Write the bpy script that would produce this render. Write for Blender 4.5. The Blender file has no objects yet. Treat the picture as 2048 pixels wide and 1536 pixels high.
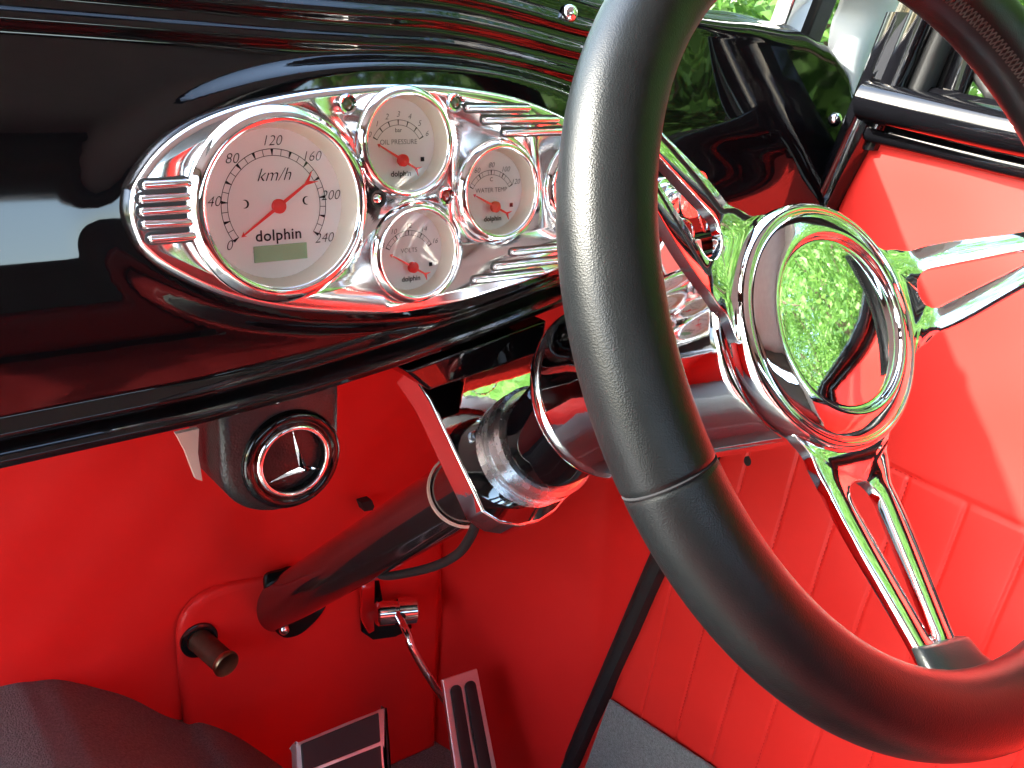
import bpy, math, random
from mathutils import Vector, Matrix

random.seed(7)
S = bpy.context.scene
COL = S.collection
R = math.radians
O = Vector((0, 0, 1.25))            # camera station above the ground; shapes below are measured from it
# ------------------------------------------------------------------ camera
_f, _cx, _cy = 1991.0, 1024.0, 768.0
_X = Vector((.7976, -.1626, .581)).normalized()
_Y = Vector((-.6, -.309, .738)); _Y = (_Y - _X * _X.dot(_Y)).normalized()
_Z = _X.cross(_Y)
W = Matrix((_X, _Y, _Z))             # lens frame (right, down, forward) -> car frame (right, front, up)
cam = bpy.data.objects.new('camera', bpy.data.cameras.new('camera'))
COL.objects.link(cam)
cam.data.sensor_width = 36.0
cam.data.lens = 36.0 * _f / 2048.0
cam.data.clip_start = 0.01
cam.data.clip_end = 500.0
rt, up, bk = W @ Vector((1, 0, 0)), W @ Vector((0, -1, 0)), W @ Vector((0, 0, -1))
cam.matrix_world = Matrix(((rt.x, up.x, bk.x, O.x), (rt.y, up.y, bk.y, O.y), (rt.z, up.z, bk.z, O.z), (0, 0, 0, 1)))
S.camera = cam
# ------------------------------------------------------------------ sky, sun, exposure
SUN_EL, SUN_AZ = R(37), R(-58)      # azimuth measured from +Y towards +X
world = bpy.data.worlds.new('World'); S.world = world; world.use_nodes = True
wn = world.node_tree.nodes; wl = world.node_tree.links
sky = wn.new('ShaderNodeTexSky'); sky.sky_type = 'NISHITA'; sky.sun_disc = False
sky.sun_elevation = SUN_EL; sky.sun_rotation = SUN_AZ
sky.air_density = 1.2; sky.dust_density = 2.5
bg = wn['Background']; bg.inputs['Strength'].default_value = 0.15
wl.new(sky.outputs[0], bg.inputs[0])
sun = bpy.data.objects.new('sun', bpy.data.lights.new('sun', 'SUN')); COL.objects.link(sun)
sun.data.energy = 2.0; sun.data.angle = R(1.0); sun.data.color = (1, .95, .86)
sdir = Vector((math.sin(SUN_AZ) * math.cos(SUN_EL), math.cos(SUN_AZ) * math.cos(SUN_EL), math.sin(SUN_EL)))
sun.rotation_euler = sdir.to_track_quat('Z', 'Y').to_euler()
sun.location = (0, 0, 30)
S.view_settings.view_transform = 'Standard'; S.view_settings.look = 'None'
S.view_settings.exposure = 3.9; S.view_settings.gamma = 1.0
S.view_settings.use_curve_mapping = False
S.render.engine = 'CYCLES'
S.cycles.use_denoising = True
S.cycles.max_bounces = 10; S.cycles.diffuse_bounces = 5; S.cycles.glossy_bounces = 6
S.cycles.transparent_max_bounces = 16
S.cycles.caustics_reflective = False; S.cycles.caustics_refractive = False
S.cycles.sample_clamp_indirect = 6.0


def ray(px, py): return W @ Vector(((px - _cx) / _f, (py - _cy) / _f, 1))
def onY(px, py, y): r = ray(px, py); return r * (y / r.y)
def onX(px, py, x): r = ray(px, py); return r * (x / r.x)
def onZ(px, py, z): r = ray(px, py); return r * (z / r.z)
def onP(px, py, P, n): r = ray(px, py); return r * (P.dot(n) / r.dot(n))
def lerp(a, b, t): return a + (b - a) * t
def interp(x, pts):
    if x <= pts[0][0]: return pts[0][1]
    for (a, fa), (b, fb) in zip(pts, pts[1:]):
        if x <= b:
            t = (x - a) / (b - a); t = t * t * (3 - 2 * t)
            return fa + (fb - fa) * t
    return pts[-1][1]
def interpl(x, pts):
    if x <= pts[0][0]: return pts[0][1]
    for (a, fa), (b, fb) in zip(pts, pts[1:]):
        if x <= b: return fa + (fb - fa) * (x - a) / (b - a)
    return pts[-1][1]
def sstep(a, b, x):
    t = min(1, max(0, (x - a) / (b - a))); return t * t * (3 - 2 * t)
def catmull(pts, n=8, closed=False):
    pts = [Vector(p) for p in pts]; out = []; m = len(pts)
    rng = m if closed else m - 1
    for i in range(rng):
        if closed: p0, p1, p2, p3 = pts[(i - 1) % m], pts[i], pts[(i + 1) % m], pts[(i + 2) % m]
        else: p0, p1, p2, p3 = pts[max(i - 1, 0)], pts[i], pts[i + 1], pts[min(i + 2, m - 1)]
        for k in range(n):
            t = k / n
            out.append(0.5 * ((2 * p1) + (p2 - p0) * t + (2 * p0 - 5 * p1 + 4 * p2 - p3) * t * t + (3 * p1 - p0 - 3 * p2 + p3) * t ** 3))
    if not closed: out.append(pts[-1])
    return out


# ------------------------------------------------------------------ materials
MATS = {}
def mat(name, col, rough=.5, metal=0., coat=0., spec=.5, bump=None, noise=None, sheen=0., trans=0., emis=None, aniso=0., coatr=.02):
    m = bpy.data.materials.new(name); m.use_nodes = True
    nt = m.node_tree; p = nt.nodes['Principled BSDF']; L = nt.links
    p.inputs['Base Color'].default_value = (*col, 1)
    p.inputs['Roughness'].default_value = rough
    p.inputs['Metallic'].default_value = metal
    p.inputs['Specular IOR Level'].default_value = spec
    p.inputs['Coat Weight'].default_value = coat
    p.inputs['Coat Roughness'].default_value = coatr
    if sheen: p.inputs['Sheen Weight'].default_value = sheen
    if trans: p.inputs['Transmission Weight'].default_value = trans
    if aniso: p.inputs['Anisotropic'].default_value = aniso
    if emis: p.inputs['Emission Color'].default_value = (*emis, 1); p.inputs['Emission Strength'].default_value = 1
    tc = nt.nodes.new('ShaderNodeTexCoord')
    if noise:                                     # (scale, amount, roughness amount)
        nz = nt.nodes.new('ShaderNodeTexNoise'); nz.inputs['Scale'].default_value = noise[0]; nz.inputs['Detail'].default_value = 6
        L.new(tc.outputs['Object'], nz.inputs['Vector'])
        mx = nt.nodes.new('ShaderNodeMix'); mx.data_type = 'RGBA'
        a = noise[1]
        mx.inputs[6].default_value = (*[c * (1 - a) for c in col], 1); mx.inputs[7].default_value = (*[min(1, c * (1 + a)) for c in col], 1)
        L.new(nz.outputs['Fac'], mx.inputs[0]); L.new(mx.outputs[2], p.inputs['Base Color'])
        if len(noise) > 2:
            mr = nt.nodes.new('ShaderNodeMapRange'); mr.inputs['To Min'].default_value = max(0, rough - noise[2]); mr.inputs['To Max'].default_value = rough + noise[2]
            L.new(nz.outputs['Fac'], mr.inputs['Value']); L.new(mr.outputs[0], p.inputs['Roughness'])
    if bump:                                      # (kind, scale, strength, distance)
        kind, sc, st, dist = bump[:4]
        if kind == 'voronoi':
            t = nt.nodes.new('ShaderNodeTexVoronoi'); t.inputs['Scale'].default_value = sc; o = t.outputs['Distance']
        else:
            t = nt.nodes.new('ShaderNodeTexNoise'); t.inputs['Scale'].default_value = sc; t.inputs['Detail'].default_value = 8; o = t.outputs['Fac']
        if len(bump) > 4:
            mp = nt.nodes.new('ShaderNodeMapping'); mp.inputs['Scale'].default_value = bump[4]
            L.new(tc.outputs['Object'], mp.inputs['Vector']); L.new(mp.outputs[0], t.inputs['Vector'])
        else: L.new(tc.outputs['Object'], t.inputs['Vector'])
        b = nt.nodes.new('ShaderNodeBump'); b.inputs['Strength'].default_value = st; b.inputs['Distance'].default_value = dist
        L.new(o, b.inputs['Height']); L.new(b.outputs[0], p.inputs['Normal'])
    MATS[name] = m
    return m

CHROME = mat('chrome', (.88, .89, .90), .025, 1., noise=(35, .03, .015), bump=('noise', 14, .12, .002))
POLISHED = mat('polished_aluminium', (.82, .82, .84), .15, 1., noise=(60, .04, .03), bump=('noise', 11, .05, .0020))
SATIN = mat('worn_chrome', (.86, .87, .88), .05, 1., noise=(22, .05, .03), bump=('noise', 30, .16, .0012))
MACHINED = mat('machined_aluminium', (.80, .79, .78), .26, 1., bump=('noise', 300, .35, .0004), noise=(120, .12, .1))
BLACK = mat('gloss_black_paint', (.003, .003, .004), .03, 0, spec=.5, noise=(30, .2, .02))
TUBEB = mat('satin_black_paint', (.012, .012, .013), .12, 0, spec=1.0, coat=.6, coatr=.08, noise=(40, .3, .07))
LEATHER = mat('black_leather', (.006, .007, .008), .33, 0, spec=.27, bump=('voronoi', 1600, .17, .0005), noise=(60, .3, .05))
LEATHER2 = mat('black_leather_lacing', (.03, .028, .027), .5, 0, bump=('noise', 260, .9, .002), noise=(200, .5, .08))
RED = mat('red_vinyl', (.74, .017, .014), .45, 0, spec=.45, bump=('noise', 420, .22, .0008), noise=(9, .10, .05))
SEATR = mat('dark_red_seat_vinyl', (.20, .010, .010), .5, noise=(9, .1, .05), bump=('noise', 400, .2, .001))
REDGLOSS = mat('red_vinyl_smooth', (.74, .020, .014), .46, 0, spec=.5, coat=.45, coatr=.42, bump=('noise', 420, .10, .0005), noise=(6, .08, .05))
REDPAINT = mat('red_paint', (.6, .01, .01), .15, 0, coat=.5)
CARPET = mat('grey_carpet', (.20, .225, .205), .95, 0, spec=.1, sheen=.3, bump=('noise', 650, 1., .004), noise=(420, .85))
HEAD = mat('grey_headliner', (.42, .40, .40), .9, 0, spec=.2, bump=('noise', 200, .4, .002), noise=(20, .12))
GREYV = mat('silver_grey_vinyl', (.36, .39, .41), .5, 0, spec=.4, bump=('noise', 900, .2, .0005), noise=(40, .1, .06))
RUBBER = mat('black_rubber', (.012, .012, .013), .6, 0, bump=('noise', 200, .2, .001), noise=(60, .25))
PLASTIC = mat('black_grained_plastic', (.012, .011, .012), .36, 0, spec=.5, bump=('voronoi', 700, .35, .0006), noise=(60, .2, .05))
DIAL = mat('ivory_dial', (.95, .93, .92), .55, 0, noise=(70, .03))
CREAM = mat('cream_ring', (.90, .84, .72), .35, 0, noise=(60, .03))
INK = mat('dial_ink', (.02, .02, .023), .9, 0, spec=.1, noise=(50, .1))
NEEDLE = mat('red_needle', (.85, .03, .025), .4, noise=(50, .05))
LCD = mat('lcd_window', (.30, .56, .34), .25, noise=(60, .12))
WHITE = mat('white_tag', (.92, .91, .90), .4, noise=(60, .05))
NYLON = mat('natural_nylon', (.66, .50, .42), .45, noise=(60, .08))
BRASS = mat('tarnished_brass', (.30, .20, .12), .35, 1., noise=(120, .35, .1))
BRASSD = mat('dull_bronze', (.10, .055, .035), .45, .6, noise=(120, .4, .1))
TRIMG = mat('dark_grey_trim', (.10, .095, .095), .9, 0, spec=.2, bump=('noise', 200, .4, .002), noise=(20, .12))
DARKHOLE = mat('dark_rubber_grommet', (.006, .006, .006), .18, noise=(50, .2))
AMBERG = mat('green_lens', (.05, .12, .06), .15, coat=1, noise=(50, .1))
REDLENS = mat('red_lens', (.35, .01, .01), .12, coat=1, noise=(50, .1))
PEDAL = mat('brushed_billet', (.82, .80, .79), .45, 1., bump=('noise', 80, .2, .0008, (1, 12, 1)), noise=(60, .08, .08))
STITCH = mat('red_thread', (.55, .010, .010), .8, noise=(80, .2))
BARK = mat('bark', (.10, .07, .05), .9, bump=('noise', 12, 1, .03), noise=(8, .4))
GRASS = mat('lawn_green', (.07, .11, .035), .9, bump=('noise', 30, 1, .02), noise=(1.2, .4))
ASPH = mat('concrete_grey', (.40, .39, .375), .85, bump=('noise', 60, .6, .01), noise=(3, .25))

def leaf_mat():
    m = bpy.data.materials.new('leaf_green'); m.use_nodes = True; nt = m.node_tree; L = nt.links
    p = nt.nodes['Principled BSDF']; p.inputs['Roughness'].default_value = .45
    oi = nt.nodes.new('ShaderNodeTexNoise'); oi.inputs['Scale'].default_value = 5; oi.inputs['Detail'].default_value = 4
    tc = nt.nodes.new('ShaderNodeTexCoord'); L.new(tc.outputs['Object'], oi.inputs['Vector'])
    cr = nt.nodes.new('ShaderNodeValToRGB'); cr.color_ramp.elements[0].position = .3; cr.color_ramp.elements[1].position = .7
    cr.color_ramp.elements[0].color = (.045, .13, .02, 1); cr.color_ramp.elements[1].color = (.13, .27, .045, 1)
    L.new(oi.outputs['Fac'], cr.inputs[0]); L.new(cr.outputs[0], p.inputs['Base Color'])
    tr = nt.nodes.new('ShaderNodeBsdfTranslucent'); L.new(cr.outputs[0], tr.inputs['Color'])
    mx = nt.nodes.new('ShaderNodeMixShader'); mx.inputs[0].default_value = .4
    L.new(p.outputs[0], mx.inputs[1]); L.new(tr.outputs[0], mx.inputs[2])
    L.new(mx.outputs[0], nt.nodes['Material Output'].inputs['Surface'])
    return m
LEAF = leaf_mat()

def glass_mat(name, tint=(1, 1, 1), refl=1.0):
    m = bpy.data.materials.new(name); m.use_nodes = True; nt = m.node_tree; L = nt.links
    nt.nodes.remove(nt.nodes['Principled BSDF'])
    t = nt.nodes.new('ShaderNodeBsdfTransparent'); t.inputs[0].default_value = (*tint, 1)
    g = nt.nodes.new('ShaderNodeBsdfGlossy'); g.inputs['Roughness'].default_value = .01
    fr = nt.nodes.new('ShaderNodeFresnel'); fr.inputs[0].default_value = 1.5
    mu = nt.nodes.new('ShaderNodeMath'); mu.operation = 'MULTIPLY'; mu.inputs[1].default_value = refl
    nz = nt.nodes.new('ShaderNodeTexNoise'); nz.inputs['Scale'].default_value = 30
    ad = nt.nodes.new('ShaderNodeMath'); ad.operation = 'MULTIPLY_ADD'; ad.inputs[1].default_value = .02; L.new(nz.outputs['Fac'], ad.inputs[0]); ad.inputs[2].default_value = .0
    L.new(ad.outputs[0], g.inputs['Roughness'])
    mx = nt.nodes.new('ShaderNodeMixShader'); L.new(fr.outputs[0], mu.inputs[0]); L.new(mu.outputs[0], mx.inputs[0])
    L.new(t.outputs[0], mx.inputs[1]); L.new(g.outputs[0], mx.inputs[2]); L.new(mx.outputs[0], nt.nodes['Material Output'].inputs['Surface'])
    return m
GLASS = glass_mat('gauge_glass', refl=.5)
WGLASS = glass_mat('window_glass', (.93, .97, .94))


# ------------------------------------------------------------------ mesh builder
WL = {}                                             # world position of every object made
def thing(name, label, cat, base, group=None, kind=None):
    o = bpy.data.objects.new(name, None); COL.objects.link(o); o.empty_display_size = .02
    w = Vector(base) + O; o.location = w; WL[o.name] = w
    return tag(o, label, cat, group, kind)
def tag(o, label=None, cat=None, group=None, kind=None):
    if label: o['label'] = label
    if cat: o['category'] = cat
    if group: o['group'] = group
    if kind: o['kind'] = kind
    return o

class M:
    def __init__(s): s.v = []; s.f = []
    def add(s, vs, fs):
        b = len(s.v); s.v += [Vector(v) for v in vs]; s.f += [tuple(b + i for i in f) for f in fs]; return s
    def grid(s, fn, nu, nv, cu=False, cv=False):
        b = len(s.v); mu = nu if cu else nu + 1; mv = nv if cv else nv + 1
        for i in range(mu):
            for j in range(mv): s.v.append(Vector(fn(i / nu, j / nv)))
        for i in range(nu):
            for j in range(nv):
                a, c = i, (i + 1) % mu; d, e = j, (j + 1) % mv
                s.f.append((b + a * mv + d, b + c * mv + d, b + c * mv + e, b + a * mv + e))
        return s
    def loops(s, rows, cap0=False, cap1=False, closed=True):
        b = len(s.v); n = len(rows[0])
        for r in rows: s.v += [Vector(p) for p in r]
        for i in range(len(rows) - 1):
            for j in range(n if closed else n - 1):
                k = (j + 1) % n
                s.f.append((b + i * n + j, b + i * n + k, b + (i + 1) * n + k, b + (i + 1) * n + j))
        if cap0: s.f.append(tuple(b + j for j in range(n))[::-1])
        if cap1: s.f.append(tuple(b + (len(rows) - 1) * n + j for j in range(n)))
        return s
    def lathe(s, C, ax, prof, n=64, cap0=False, cap1=False):
        ax = Vector(ax).normalized(); C = Vector(C)
        u = ax.orthogonal().normalized(); w = ax.cross(u)
        rows = [[C + ax * h + (u * math.cos(2 * math.pi * k / n) + w * math.sin(2 * math.pi * k / n)) * r for k in range(n)] for r, h in prof]
        return s.loops(rows, cap0, cap1)
    def tube(s, pts, r, n=12, cap=True):
        pts = [Vector(p) for p in pts]; rows = []; N = len(pts)
        u = None
        for i, p in enumerate(pts):
            t = (pts[min(i + 1, N - 1)] - pts[max(i - 1, 0)]).normalized()
            if u is None: u = t.orthogonal().normalized()
            u = (u - t * u.dot(t)).normalized(); w = t.cross(u)
            rr = r(i / (N - 1)) if callable(r) else r
            rows.append([p + (u * math.cos(2 * math.pi * k / n) + w * math.sin(2 * math.pi * k / n)) * rr for k in range(n)])
        return s.loops(rows, cap, cap)
    def ring(s, C, ax, Rr, r, n=64, m=10):
        ax = Vector(ax).normalized(); C = Vector(C); u = ax.orthogonal().normalized(); w = ax.cross(u)
        def fn(a, b):
            A = 2 * math.pi * a; B = 2 * math.pi * b
            return C + (u * math.cos(A) + w * math.sin(A)) * (Rr + r * math.cos(B)) + ax * r * math.sin(B)
        return s.grid(fn, n, m, True, True)
    def prism(s, pts, d, bev=0.):                   # planar outline pts (3D) pushed by vector d, edge bevelled on the far side
        pts = [Vector(p) for p in pts]; d = Vector(d)
        rows = [pts]
        if bev:
            c = sum(pts, Vector()) / len(pts); n = d.normalized(); m = len(pts)
            def inset(k):
                out = []
                for i, p in enumerate(pts):
                    t = (pts[(i + 1) % m] - pts[i - 1]).normalized(); q = t.cross(n)
                    if q.dot(c - p) < 0 and False: q = -q
                    out.append((p, q))
                area = sum((pts[i] - c).cross(pts[(i + 1) % m] - c).dot(n) for i in range(m))
                sg = -1 if area > 0 else 1
                return [p + q * sg * k for p, q in out]
            rows.append([p + d - n * bev for p in pts])
            rows.append([p + d - n * bev * .3 for p in inset(bev * .3)])
            rows.append([p + d for p in inset(bev)])
        else: rows.append([p + d for p in pts])
        return s.loops(rows, True, True)
    def box(s, c, sx, sy, sz, ax=None):
        c = Vector(c); a, b, e = ax or (Vector((1, 0, 0)), Vector((0, 1, 0)), Vector((0, 0, 1)))
        vs = [c + a * (i * sx / 2) + b * (j * sy / 2) + e * (k * sz / 2) for i in (-1, 1) for j in (-1, 1) for k in (-1, 1)]
        return s.add(vs, [(0, 1, 3, 2), (4, 6, 7, 5), (0, 4, 5, 1), (2, 3, 7, 6), (0, 2, 6, 4), (1, 5, 7, 3)])
    def build(s, name, m, parent=None, bevel=0., smooth=True, angle=40, seg=3, solid=0.):
        lo = Vector((min(v.x for v in s.v), min(v.y for v in s.v), min(v.z for v in s.v)))
        hi = Vector((max(v.x for v in s.v), max(v.y for v in s.v), max(v.z for v in s.v)))
        c = (lo + hi) / 2
        me = bpy.data.meshes.new(name); me.from_pydata([v - c for v in s.v], [], s.f)
        me.validate(); me.update()
        import bmesh
        bm = bmesh.new(); bm.from_mesh(me); bmesh.ops.recalc_face_normals(bm, faces=bm.faces); 
        if smooth:
            for f in bm.faces: f.smooth = True
            for e in bm.edges:
                if len(e.link_faces) == 2 and e.calc_face_angle(0) > R(angle): e.smooth = False
        bm.to_mesh(me); bm.free()
        me.materials.append(m)
        o = bpy.data.objects.new(name, me); COL.objects.link(o)
        w = c + O; WL[o.name] = w
        if parent is not None: o.parent = parent; o.location = w - WL[parent.name]
        else: o.location = w
        if solid:
            md = o.modifiers.new('solid', 'SOLIDIFY'); md.thickness = solid; md.offset = 0
        if bevel:
            md = o.modifiers.new('bevel', 'BEVEL'); md.width = bevel; md.segments = seg; md.limit_method = 'ANGLE'; md.angle_limit = R(35)
            md.harden_normals = False
        return o

def text_into(mb, txt, size, C, ux, uz, out, shear=.25, thick=0.0, align='CENTER', spacing=1.0, sx=1.0):
    """letters as real thin geometry added to mesh builder mb, lying in plane (ux,uz) at C, raised by out"""
    cu = bpy.data.curves.new('t', 'FONT'); cu.body = txt; cu.size = size; cu.shear = shear; cu.align_x = align; cu.align_y = 'CENTER'
    cu.space_character = spacing; cu.offset = thick; cu.resolution_u = 3
    o = bpy.data.objects.new('t', cu); COL.objects.link(o)
    dg = bpy.context.evaluated_depsgraph_get(); dg.update()
    me = bpy.data.meshes.new_from_object(o.evaluated_get(dg))
    b = len(mb.v)
    for v in me.vertices: mb.v.append(C + ux * (v.co.x * sx) + uz * v.co.y + out)
    for p in me.polygons: mb.f.append(tuple(b + i for i in p.vertices))
    bpy.data.objects.remove(o); bpy.data.curves.remove(cu); bpy.data.meshes.remove(me)

EX, EY, EZ = Vector((1, 0, 0)), Vector((0, 1, 0)), Vector((0, 0, 1))

# ================================================================== THE DASHBOARD
def topz(x): return interp(abs(x), [(0, .040), (.30, .034), (.48, .014), (.57, .010), (.635, .005), (.668, -.003), (.685, -.013), (.695, -.032), (.699, -.080)])
def botz(x): return interpl(abs(x), [(0, -.204), (.07, -.202), (.16, -.199), (.22, -.194), (.28, -.186), (.34, -.176), (.40, -.164), (.50, -.150), (.67, -.138)])
PCX, PCZ = .292, -.093
def podw(x, z):                                     # the padded swelling that carries the instruments
    dx = (x - PCX) / (.158 if x < PCX else .162); dz = (z - PCZ) / .065
    return 1 - sstep(1.0, 1.13, (abs(dx) ** 2.1 + abs(dz) ** 2.1) ** (1 / 2.1))
def face_y(x, z):
    zt = topz(x); k_ = 1 - .15 * sstep(.40, .54, x)
    y = .457 + .35 * max(0, -z - .16) ** 1.4 + k_ * (.20 * (max(0, z + .155) ** 2 / .09 if z < -.110 else .045 ** 2 / .09 + (z + .110)) + (.9 - 1.2 * sstep(.40, .54, x)) * max(0, z + .075) ** 2)
    for zc, a in ((zt - .022, .0034), (zt - .036, .0034), (zt - .050, .0030)):   # pressed beads along the top of the dash
        fade = 1 - sstep(.40, .50, abs(x))
        y -= a * fade * math.exp(-((z - zc) / .0042) ** 2)
    y = lerp(y, .4600 + .17 * (z - PCZ), podw(x, z))
    y += sstep(.42, .52, x) * .10 * (z + .10)
    # shallow scallop by the driver's side
    g = math.exp(-((x - .56) / .07) ** 2 - ((z + .082 + (x - .53) * .12) / .016) ** 2); y += .0022 * g
    return y
dash = thing('dashboard', 'gloss black dashboard with pressed ridges and rolled lower lip behind the gauges', 'dashboard', (.0, .46, -.20))
NZ = 70
def dash_fn(u, v):
    x = lerp(-.699, .699, u); zt, zb = topz(x), botz(x)
    zs = zt - .014                                  # where the top roll starts
    zl = zb + .022                                  # where the lower lip starts
    if v < .12:                                     # underside and lip
        t = v / .12
        prof = [(0, .495, 0), (.25, .462, -.0005), (.40, .4515, .001), (.52, .4495, .005), (.62, .4545, .0085), (.70, .4575, .0105), (.78, .4535, .0135), (.88, .4525, .0165), (1, .4575, .022)]
        yy = interp(t, [(a, b) for a, b, c in prof]); zz = zb + interp(t, [(a, c) for a, b, c in prof])
        if t > .9: yy = lerp(yy, face_y(x, zl), (t - .9) / .1)
        return (x, yy, zz)
    if v < .86:
        z = lerp(zl, zs, (v - .12) / .74); return (x, face_y(x, z), z)
    t = (v - .86) / .14; y0 = face_y(x, zs)
    if t < .5:
        a = t / .5 * math.pi / 2
        return (x, y0 + .014 * (1 - math.cos(a)) + .002 * t, zs + .014 * math.sin(a))
    return (x, lerp(y0 + .015, .520, (t - .5) / .5), zt + .004 * math.sin((t - .5) * 2 * math.pi))
M().grid(dash_fn, 260, 230).build('fascia', BLACK, dash, angle=80)
# rounded end of the dash
for px, py in ((1140, 27), (1672, 239)):
    p = onY(px, py, face_y(*[onY(px, py, .47).x, onY(px, py, .47).z]) - .001)
    s = M().lathe(p, (0, -1, 0), [(.0052, -.002), (.0052, .0006), (.0046, .0022), (.003, .0034), (.0012, .0040), (.0003, .0041)], 24, False, True)
    s.build('screw', CHROME, dash)

# ================================================================== INSTRUMENT PANEL
YP = .445
panel = thing('instrument_panel', 'polished almond-shaped metal instrument panel holding the round gauges', 'instrument panel', (.29, .452, -.16))
top = [(.132, -.0905), (.1335, -.082), (.1353, -.0775), (.1431, -.0675), (.1529, -.0588), (.1658, -.0513), (.1811, -.0457), (.1968, -.0418), (.213, -.0388), (.2298, -.0365), (.2507, -.0345), (.2705, -.0338), (.2999, -.0342), (.3314, -.0374), (.3543, -.0418), (.377, -.0488), (.40, -.058), (.422, -.070), (.437, -.083), (.4425, -.094)]
bot = [(.439, -.106), (.425, -.119), (.405, -.130), (.3826, -.1384), (.3509, -.1446), (.3277, -.148), (.3055, -.151), (.2736, -.1519), (.252, -.1509), (.2205, -.1461), (.1941, -.1402), (.1697, -.1309), (.1474, -.1177), (.137, -.1077), (.1335, -.0995)]
outl = catmull([(x, 0, z) for x, z in top + bot], 4, True)
pc = Vector((.29, 0, -.093))
def pring(k, y):
    out = []; n = len(outl)
    for i, p in enumerate(outl):
        t = (outl[(i + 1) % n] - outl[i - 1]).normalized(); q = Vector((-t.z, 0, t.x))
        if q.dot(pc - p) < 0: q = -q
        out.append(Vector((p.x + q.x * k, y, p.z + q.z * k)))
    return out
rows = [pring(0, YP + .022), pring(0, YP + .0035), pring(.0006, YP + .0018), pring(.0022, YP + .0004), pring(.0035, YP)]
pm = M().loops(rows, True, True)
plate = pm.build('plate', POLISHED, panel, angle=50)
YF = YP + .0003
def rib(p0, p1, w=.0021):
    a, b = onY(*p0, YF), onY(*p1, YF); d = (b - a).normalized(); n = Vector((-d.z, 0, d.x)); rows = []
    L = (b - a).length; k = 10
    loop = []
    for i in range(k + 1):
        th = math.pi / 2 + math.pi * i / k; loop.append((math.cos(th) * w, math.sin(th) * w))
    for i in range(k + 1):
        th = -math.pi / 2 + math.pi * i / k; loop.append((L + math.cos(th) * w, math.sin(th) * w))
    def row(s, y):
        return [a + d * (lx if 0 < lx < L and False else (lx * s if lx <= 0 else L + (lx - L) * s)) + n * (lz * s) + Vector((0, y, 0)) for lx, lz in loop]
    return M().loops([row(1.0, .0012), row(1.0, -.0008), row(.86, -.0026), row(.55, -.0036), row(.15, -.0040)], False, True)
RIBSHADE = mat('painted_rib_shade', (.09, .09, .095), .45, .8, noise=(60, .1))  # dark tone painting in the shade round the panel ribs
def rib_shade_strip(p0, p1, w):
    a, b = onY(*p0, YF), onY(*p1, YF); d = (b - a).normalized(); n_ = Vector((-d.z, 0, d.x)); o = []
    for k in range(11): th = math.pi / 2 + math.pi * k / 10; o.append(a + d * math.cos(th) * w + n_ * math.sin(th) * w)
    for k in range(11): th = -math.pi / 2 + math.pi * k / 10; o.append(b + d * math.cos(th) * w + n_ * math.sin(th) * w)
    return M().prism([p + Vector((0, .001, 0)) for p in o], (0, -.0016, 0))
for a, b, w_ in (((291, 371), (370, 366), .0022), ((284, 398), (370, 393), .0022), ((284, 423), (369, 418), .0022), ((288, 448), (374, 444), .0022), ((301, 476), (381, 470), .0022),
        ((943, 217), (1062, 217), .0018), ((975, 241), (1118, 240), .0018), ((1014, 266), (1150, 262), .0018), ((1016, 502), (1150, 489), .0018), ((980, 530), (1150, 512), .0018), ((938, 556), (1070, 541), .0018)):
    r_ = rib(a, b, w_).build('rib', POLISHED, panel, angle=60)
    rib_shade_strip(a, b, w_ + .0009).build('groove_or_rib_shade', RIBSHADE, r_, smooth=False)  # flat dark strip stands in for shade under the rib; plate stays uncut
for (px, py), mt in (((702, 209), AMBERG), ((918, 206), AMBERG), ((753, 397), CHROME), ((889, 391), REDLENS)):
    p = onY(px, py, YF)
    l = M().lathe(p, (0, -1, 0), [(.0050, -.002), (.0050, .0015), (.0044, .0026), (.0034, .0022), (.0030, .0008)], 32).build('indicator_lamp', CHROME if mt is not CHROME else RUBBER, panel)
    M().lathe(p, (0, -1, 0), [(.0031, .0008), (.0026, .0016), (.0012, .0022), (.0002, .0023)], 24, False, True).build('lamp_lens', mt, l)

# ================================================================== GAUGES
def cut_holes(o, holes):
    cm = M()
    for c_, r_ in holes: cm.lathe(c_ + Vector((0, -.03, 0)), (0, 1, 0), [(r_, 0), (r_, .06)], 72, True, True)
    cut = cm.build('cutter', BLACK)
    md = o.modifiers.new('b', 'BOOLEAN'); md.object = cut; md.operation = 'DIFFERENCE'; md.solver = 'EXACT'
    dg = bpy.context.evaluated_depsgraph_get(); dg.update()
    me = bpy.data.meshes.new_from_object(o.evaluated_get(dg)); o.modifiers.clear(); o.data = me
    bpy.data.objects.remove(cut)
GSPEC = [((563, 411), .0462), ((815.5, 287), .0283), ((825, 503), .0269), ((996, 383), .0279), ((1163, 372), .0279)]
cut_holes(plate, [(onY(p[0], p[1], YP), r * .93) for p, r in GSPEC])
def dirv(deg): return Vector((math.cos(R(deg)), 0, math.sin(R(deg))))
GAUGES = []
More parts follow.
